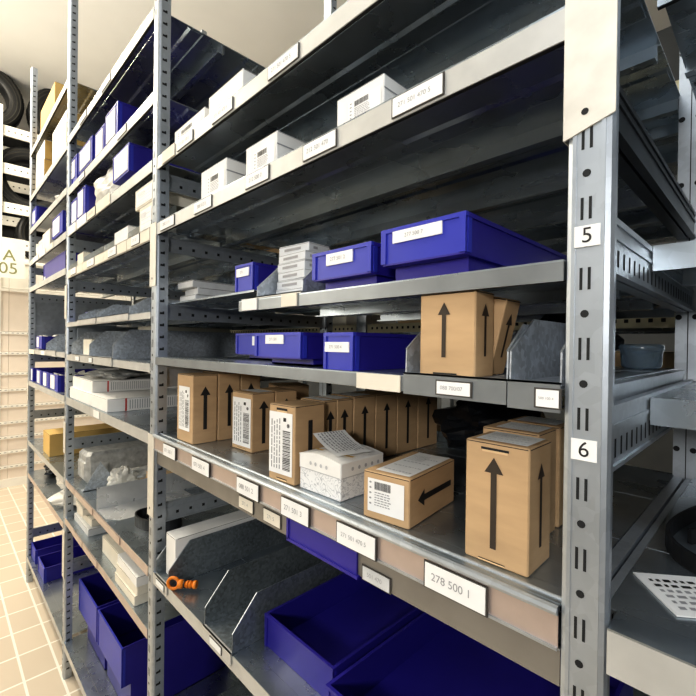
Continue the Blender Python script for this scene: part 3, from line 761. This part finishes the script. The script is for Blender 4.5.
for k in range(3):
    carton('flat_box', ['lowest', 'middle', 'topmost'][k]+' flat white box of the pile nearest the second post, second shelf from the floor', -1.43+.006*k, .006+.002*k, Z+.029*k, .18, .14, .0285, R((0, 1, -1)[k]), WHITEC if k == 2 else CREAMC, group='white boxes piled near the second post')
Z = -1.2675
bluebin('blue bin on the lowest shelf of the second bay beside the third post', -2.07, -1.80, .05, Z, .26, .40, .5, None, over=.03)
bluebin('blue bin second along the lowest shelf of the second bay', -1.78, -1.50, .05, Z, .26, .40, .5, None, over=.03)

# ------------------------------------------------------------------ third bay
Z = 1.1205
carton('carton', 'olive brown carton on the highest shelf at the far end', -2.98, .03, Z, .4, .4, .2, 0, YKRAFT)
Z = .8535
carton('carton', 'lower of two stacked cartons with white fronts at the far end', -2.985, .012, Z, .25, .26, .118, 0, YKRAFT, [('front', 'rect', 0, 0, 1, 1, 1)], (), ink=WHITEC)
carton('carton', 'upper of two stacked cartons with white fronts at the far end', -2.985, .014, Z+.1185, .255, .24, .10, 0, YKRAFT, [('front', 'rect', 0, 0, 1, 1, 1)], (), ink=WHITEC)
carton('carton', 'tall carton with bright white front beside the third post, high shelf', -2.50, .010, Z, .31, .28, .165, 0, YKRAFT, [('front', 'rect', 0, 0, 1, 1, 1)], (), ink=WHITEC)
Z = .6625
bluebin('small blue bin at the far end below the stacked cartons', -3.075, -2.94, .01, Z, .105, .30, .9, (.1, .15, .6, .85), over=.01)
m = MB([FILM]); lumpy(m, (0, 0, .04), (.14, .08, .042), 41, 0, 24, 12, .4, 1, -.039)
tag(m.build('plastic_bag', None, (-2.55, .12, Z+H)), 'white bag lying beside the small blue bin at the far end', 'bag')
Z = .4745
carton('carton', 'lower cream carton with light front, far end fourth shelf', -2.955, .012, Z, .185, .2, .062, 0, CREAMC)
carton('carton', 'taller cream carton beside the blue bin, far end fourth shelf', -2.762, .012, Z, .20, .2, .098, 0, CREAMC)
carton('flat_box', 'small flat cream box lying on the lower cream carton', -2.94, .02, Z+.0625, .15, .15, .028, 0, CREAMC)
bluebin('blue bin with white card beside the third post, far end fourth shelf', -2.475, -2.245, .010, Z, .115, .30, .8, (.05, .1, .7, .9), over=.02)
Z = .3185
bluebin('long blue bin alone on its shelf at the far end', -2.77, -2.24, .02, Z, .092, .30, 1, (.03, .02, .10, .3), mats=[BLUESHADE, BLUESHADE])
Z = -.0425
bluebin('blue bin with crumpled paper on top at the far end, just below eye level', -2.90, -2.735, .010, Z, .072, .30, .9, (.1, .1, .45, .95), paper=1.6, over=.01)
zincbin('zinc tray with slanted side at the far end, just below eye level', -2.56, -2.31, 0, Z, .50, .085, .035, .06, .02)
Z = -.2285
for k, (a, b, wd) in enumerate(((-3.078, -3.0, 'leftmost'), (-2.885, -2.735, 'second'), (-2.70, -2.535, 'third'), (-2.512, -2.315, 'rightmost'))):
    bluebin(wd+' of the four blue bins in a row at the far end', a, b, .010, Z, .074, .26, 1, (.12, .06, .62, .94), group='four blue bins at the far end', paper=.8 if k == 3 else None)
carton('carton', 'pale grey carton on edge behind the row of four blue bins', -3.05, .33, Z, .5, .15, .125, 0, GREYC)
Z = -.5795
carton('carton', 'yellow brown carton standing on the shelf at the far end', -2.73, .018, Z, .172, .50, .112, 0, YKRAFT)
Z = -.7695
m = MB([FILM]); lumpy(m, (0, .01, .06), (.19, .09, .06), 51, 0, 36, 20, .35, 1, -.059); lumpy(m, (.2, -.02, .035), (.14, .09, .036), 52, 0, 26, 12, .4, 1, -.034)
tag(m.build('plastic_bag', None, (-2.55, .13, Z+H)), 'white plastic wrapping spilling over the low shelf at the far end', 'bag')
m = MB([PAPER]); n = 6
for i in range(n):
    q = lambda k: (k/n*.40, .10*k/n, .03+.07*math.sin(k/n*1.9))
    a, b = q(i), q(i+1); m.face([(a[0], a[1]-.09, a[2]), (b[0], b[1]-.09, b[2]), (b[0], b[1]+.09, b[2]+.02), (a[0], a[1]+.09, a[2]+.02)], 0, True)
tag(m.build('paper_sheet', None, (-2.80, .12, Z+.03+H)), 'white paper sheet curling over the plastic wrapping at the far end', 'paper')
m = MB([BLACKF]); lumpy(m, (0, 0, .025), (.11, .08, .027), 61, 0, 22, 10, .4, 1, -.0245)
tag(m.build('plastic_bag', None, (-2.93, .14, Z+H)), 'small black bag beside the white wrapping on the low shelf', 'bag')
Z = -1.2675
bluebin('open blue bin with a divider tab on the lowest shelf at the far end', -3.08, -2.945, .02, Z, .078, .30, 1, None, divider=True)
bluebin('open blue bin at the front of the lowest shelf at the far end', -2.85, -2.68, .02, Z, .078, .30, 1, None, divider=True)
bluebin('tall blue bin at the back of the lowest shelf at the far end', -3.08, -2.86, .36, Z, .30, .16, 1, None, mats=[BLUESHADE, BLUESHADE])

# ------------------------------------------------------------------ right bay: strap, paper, wrapped goods
Z = -.2285
m = MB([BLACKP])
m.band([(.062*math.cos(t)*(1+.18*math.sin(2*t)), .115*math.sin(t), 0) for t in [i*2*math.pi/40 for i in range(41)]], .018, .0045)
m.band([(-.045+.11*k/8, -.02+.07*math.sin(k/8*2.0), .002) for k in range(9)], .017, .0045)
tag(m.build('rubber_strap', None, (-.028, .262, Z+H), (0, 0, R(8))), 'black rubber strap loop lying on the shelf right of the numbered post', 'strap')
m = MB([PAPER, INK, GREYINK]); m.box(-.05, .05, -.035, .035, 0, .0012)
f = Face(m, .10, .07, .0012, 'top')
rnd = random.Random(9)
for k in range(6):
    u = .08
    while u < .9:
        l = rnd.uniform(.03, .09); f.rect(u, .12+.13*k, u+l, .18+.13*k, 2 if k < 4 else 1); u += l+.03
tag(m.build('paper_note', None, (-.040, .118, Z+H), (0, 0, R(38))), 'white printed paper lying right of the numbered post', 'paper')
m = MB([CLEAR, GFILM]); m.cbox(-.12, .12, -.12, .12, 0, .10, .008, 1)
tag(m.build('wrapped_parcel', None, (.12, .42, .1225+H)), 'shiny film wrapped parcel on the right hand recessed shelf', 'parcel')

# ------------------------------------------------------------------ back rack seen through the shelves
br = empty('shelving_rack', 'second steel shelving rack seen through the gaps behind', 'shelving', (-1.6, .68, 0))
TANB = mat('tan board', (.62, .50, .33), .6, 0, .08, 6, 0, (1, 8, 1))
RAILC = mat('cream perforated rail', (.72, .66, .46), .5, .1, .05, 20)
for px in (-3.1, -2.1, -1.055, -.13, .87):
    m = MB([STEEL, DARK]); m.box(rk(px), rk(px+.045), 0, .03, 0, 3.0); m.build('post', br)
    m = MB([STEEL, DARK]); m.box(rk(px), rk(px+.045), .55, .58, 0, 3.0); m.build('post', br)
for a, b in ((-3.05, -2.105), (-2.05, -1.06), (-1.005, -.135), (-.08, .865)):
    for z in (.55, .345, .076, -.115, -.40, -.75, -1.2):
        m = MB([TANB if a < -1.1 and z > .3 else DECK, RAILC, DARK]); m.box(rk(a), rk(b), .004, .58, z+H-.002, z+H); m.box(rk(a), rk(b), .002, .004, z+H-.03, z+H, 1)
        x = a+.02
        while x < b-.02 and z < .2:
            m.face([(rk(x), .0016, z+H-.018), (rk(x+.008), .0016, z+H-.018), (rk(x+.008), .0016, z+H-.010), (rk(x), .0016, z+H-.010)], 2); x += .022
        for yy in (.19, .38): m.box(rk(a), rk(b), yy, yy+.012, z+H-.03, z+H-.002, 0)
        m.build('shelf', br)
brs = [(-.95, -.40, .25, .12), (-.60, -.40, .28, .11), (-1.9, .077, .3, .12), (-1.45, .077, .3, .1), (-.34, -.115, .16, .11), (-.9, .077, .2, .05), (-2.6, .077, .4, .12), (-1.8, .346, .4, .1)]
bl = ['tan carton behind the brown carton rows, in the rear rack', 'tan carton behind the black bag, in the rear rack', 'pale carton behind the flat grey boxes, in the rear rack', 'pale carton behind the small blue bin, in the rear rack',
      'tan carton behind the black bag and tub, in the rear rack', 'low carton behind the upper bins, in the rear rack', 'pale carton seen through the second bay, in the rear rack', 'carton high in the rear rack behind the second post']
for (x, z, w, h), l in zip(brs, bl): carton('carton', l, x, .72, z+.0005, w, .3, h, 0, CREAMC if 'pale' in l else KRAFT2)

# ------------------------------------------------------------------ white rack across the far end of the aisle
FX = -5.3
fr = empty('tyre_rack', 'white perforated steel rack with tyres at the far end of the aisle', 'shelving', (FX, .2, 0))
def fl(y): return y-.2
LIPW = mat('white perforated rail', (.88, .86, .80), .5, 0, .02, 10)
for y in (-1.0, .035, 1.2):
    m = MB([LIPW]); m.box(-.03, .03, fl(y)-.025, fl(y)+.025, 0, 3.72); m.build('post', fr)
    m = MB([LIPW]); m.box(-.62, -.56, fl(y)-.025, fl(y)+.025, 0, 3.72); m.build('post', fr)
for z in (2.055, 1.69, 1.31, .96):
    for xx in (-.012, -.588):
        m = MB([LIPW, DARK]); m.box(xx, xx+.024, fl(-.97), fl(1.17), z+H-.05, z+H+.05)
        y = -.95
        while y < 1.15:
            m.face([(xx+.0245, fl(y), z+H-.006), (xx+.0245, fl(y+.014), z+H-.006), (xx+.0245, fl(y+.014), z+H+.006), (xx+.0245, fl(y), z+H+.006)], 1); y += .05
        m.build('rail', fr)
m = MB([LIPW]); m.box(-.62, .0, fl(-.97), fl(1.17), .80+H, .83+H); m.build('counter_board', fr)
m = MB([DARK]); m.box(-.66, -.645, fl(-.97), fl(1.17), .83+H, 3.72); m.build('back_panel', fr)  # dark sheet added to darken the background behind the tyres
# closed lower half: drawer fronts with perforated strips
zz = [-1.36, -1.215, -1.07, -.925, -.78, -.62, -.46, -.30, -.10, .10, .52, .80]
for k in range(len(zz)-1):
    for a, b in ((-.97, .118), (.120, .60), (.602, 1.17)):
        m = MB([BEIGE if zz[k] < .05 or k == 9 else WHITEP, LIPW, GREYINK])
        m.box(-.60, .02, fl(a), fl(b), zz[k]+H+.001, zz[k+1]+H-.002)
        m.box(.02, .034, fl(a), fl(b), zz[k+1]+H-.03, zz[k+1]+H-.004, 1)
        if zz[k] < 0:
            y = a+.02
            while y < b-.02: m.face([(.0345, fl(y), zz[k+1]+H-.020), (.0345, fl(y+.018), zz[k+1]+H-.020), (.0345, fl(y+.018), zz[k+1]+H-.014), (.0345, fl(y), zz[k+1]+H-.014)], 2); y += .04
        m.build('drawer', fr)
m = MB([LIPW]); m.box(-.6, .03, fl(-.97), fl(1.17), 0, zz[0]+H+.01); m.build('plinth', fr)
def tyre(label, y, z, r, x=-.30):
    m = MB([BLACKP, mat('tyre sidewall', (.05, .048, .04), .6, 0, .1, 20)])
    w = .19
    pr = [(r*.60, -w*.38), (r*.66, -w*.5), (r*.86, -w*.52), (r*.95, -w*.46), (r, -w*.34), (r*1.0, -w*.1), (r*.985, -w*.08), (r*.985, w*.08), (r, w*.1), (r, w*.34), (r*.95, w*.46), (r*.86, w*.52), (r*.66, w*.5), (r*.60, w*.38), (r*.60, -w*.38)]
    m.lathe(pr, 0, 48, 'x')
    for rr, dx in ((.72, .5), (.82, .52), (.90, .51)):
        m.lathe([(r*(rr-.012), w*dx), (r*rr, w*dx+.004), (r*(rr+.012), w*dx)], 1, 48, 'x')
    for k in range(48):
        a = 2*math.pi*k/48
        for s0, s1, o in ((-.34, -.12, 0), (.12, .34, .06)):
            p = lambda aa, s: (s*w, r*1.006*math.cos(aa), r*1.006*math.sin(aa))
            m.face([p(a+o, s0*1), p(a+o+.09, s0), p(a+o+.09, s1), p(a+o, s1)], 0)
    return tag(m.build('car_tyre', None, (FX+x, y, z+H)), label, 'tyre')
tyre('black tyre standing in the middle of the white rack', .30, 1.645, .335, -.15)
tyre('black tyre at the cropped top of the white rack', .62, 2.44, .335)
tyre('black tyre with tread showing deeper in the white rack, middle row', -.30, 1.645, .335, -.43)
tyre('black tyre lowest in the white rack behind the lettered sign', .55, 1.165, .335, -.43)
tyre('black tyre deep in the top row of the white rack, beside the cropped one', -.08, 2.44, .335)
# sign
sg = empty('location_sign', 'white aisle sign with green letter A above the number 05', 'sign', (-4.98, -.18, .585+H))
m = MB([WHITEP]); m.box(-.006, .006, -.34, .385, 0, .37); m.build('sign_plate', sg)
m = MB([GREENINK]); m.text('A', (.0075, .268, .205), (0, 1, 0), (0, 0, 1), .145, 0); m.text('05', (.0075, .262, .085), (0, 1, 0), (0, 0, 1), .145, 0); m.build('lettering', sg)
m = MB([STEEL]); m.tube([(-.01, 0, .2), (-.30, 0, .235)], .008); m.build('bracket', sg)
m = MB([WHITEP]); m.lathe([(0, .075), (.12, .072), (.19, .055), (.22, .03), (.23, 0), (0, 0)], 0, 32)
tag(m.build('white_basin', None, (-5.60, .10, .832+H)), 'white upturned basin on the counter above the sign', 'basin')

# ------------------------------------------------------------------ lamps and added fill lights
def lamp(name, loc, size, energy, col, target=None, size_y=None):
    l = bpy.data.lights.new(name, 'AREA'); l.energy = energy; l.color = col; l.size = size
    if size_y: l.shape = 'RECTANGLE'; l.size_y = size_y
    o = bpy.data.objects.new(name, l); C.objects.link(o); o.location = loc
    if target: o.rotation_euler = (Vector(target)-Vector(loc)).to_track_quat('-Z', 'Y').to_euler()
    return o
for i, (x, lab) in enumerate(((-4.4, 'fluorescent ceiling lamp over the far end of the aisle'), (-2.4, 'fluorescent ceiling lamp over the third shelving bay'), (-.4, 'fluorescent ceiling lamp over the numbered post'), (1.8, 'fluorescent ceiling lamp behind the viewer'))):
    t = empty('ceiling_light', lab, 'lamp', (x, -.9, ZC-.08))
    m = MB([WHITEP]); m.box(-.7, .7, -.09, .09, .02, .08); m.build('housing', t)
    m = MB([TUBE])
    for yy in (-.045, .045): m.tube([(-.66, yy, .0), (.66, yy, .0)], .016, 0, 10)
    m.build('tube', t)
lamp('aisle lamp far', (-4.4, -.9, ZC-.12), 1.4, 85, (1, .87, .66), (-4.4, -.6, 0), .3)
lamp('aisle lamp mid', (-2.4, -.9, ZC-.12), 1.4, 26, (1, .90, .72), (-2.4, -.5, 0), .3)
lamp('aisle lamp near', (-.4, -.9, ZC-.12), 1.4, 6, (.95, .97, 1), (-.4, -.5, 0), .3)
lamp('aisle lamp rear', (1.8, -.9, ZC-.12), 1.4, 8, (.90, .95, 1), (1.2, -.3, 0), .3)
lamp('far flood', (-4.2, -1.7, 1.9+H), 1.0, 75, (1, .92, .76), (-5.2, .4, .2+H))
lamp('aisle flood', (-2.8, -1.9, .5+H), 1.2, 22, (1, .92, .78), (-2.4, .2, H))
lamp('photographer lamp', (.35, -1.45, .29+H), .2, 16, (1, .98, .95), (-.7, .2, -.12+H))
lamp('rear warm fill', (-2.9, 2.0, -.7+H), 1.2, 6, (1, .88, .62), (-2.2, .9, .4+H))  # unseen fill added low down to light the rear boards
lamp('aisle side fill', (-.3, -1.7, 1.5+H), .7, 8, (.93, .97, 1), (-.4, .0, -.15+H))  # unseen fill added to brighten carton tops and the deck front
lamp('ceiling wash', (-2.5, -1.2, ZC-.9), 1.5, 40, (1, .97, .9), (-2.5, -.4, ZC))  # unseen uplight added to whiten the ceiling
lamp('cool bay fill', (.55, -.15, .72+H), .3, 2.6, (.75, .88, 1), (.0, .5, .3+H))  # unseen cool fill added to tint the right bay blue
w = bpy.data.worlds.new('world'); w.use_nodes = True; bpy.context.scene.world = w
w.node_tree.nodes['Background'].inputs[0].default_value = (.75, .82, .9, 1); w.node_tree.nodes['Background'].inputs[1].default_value = .3

# ------------------------------------------------------------------ camera
cam = bpy.data.cameras.new('camera'); co = bpy.data.objects.new('camera', cam); C.objects.link(co)
f, yaw, pit, rol, D = 421.43, R(44.4228), R(.2916), R(.7475), .3959
cam.sensor_fit = 'HORIZONTAL'; cam.sensor_width = 36; cam.lens = f/696*36; cam.clip_start = .01
F = Vector((-math.cos(yaw)*math.cos(pit), math.sin(yaw)*math.cos(pit), -math.sin(pit)))
Rt = F.cross(Vector((0, 0, 1))).normalized(); U = Rt.cross(F)
R2 = Rt*math.cos(rol)+U*math.sin(rol); U2 = -Rt*math.sin(rol)+U*math.cos(rol)
co.matrix_world = Matrix(((R2.x, U2.x, -F.x, 0), (R2.y, U2.y, -F.y, -D), (R2.z, U2.z, -F.z, H), (0, 0, 0, 1)))
bpy.context.scene.camera = co
vs = bpy.context.scene.view_settings; vs.view_transform = 'Standard'; vs.look = 'Medium High Contrast'; vs.exposure = -.3
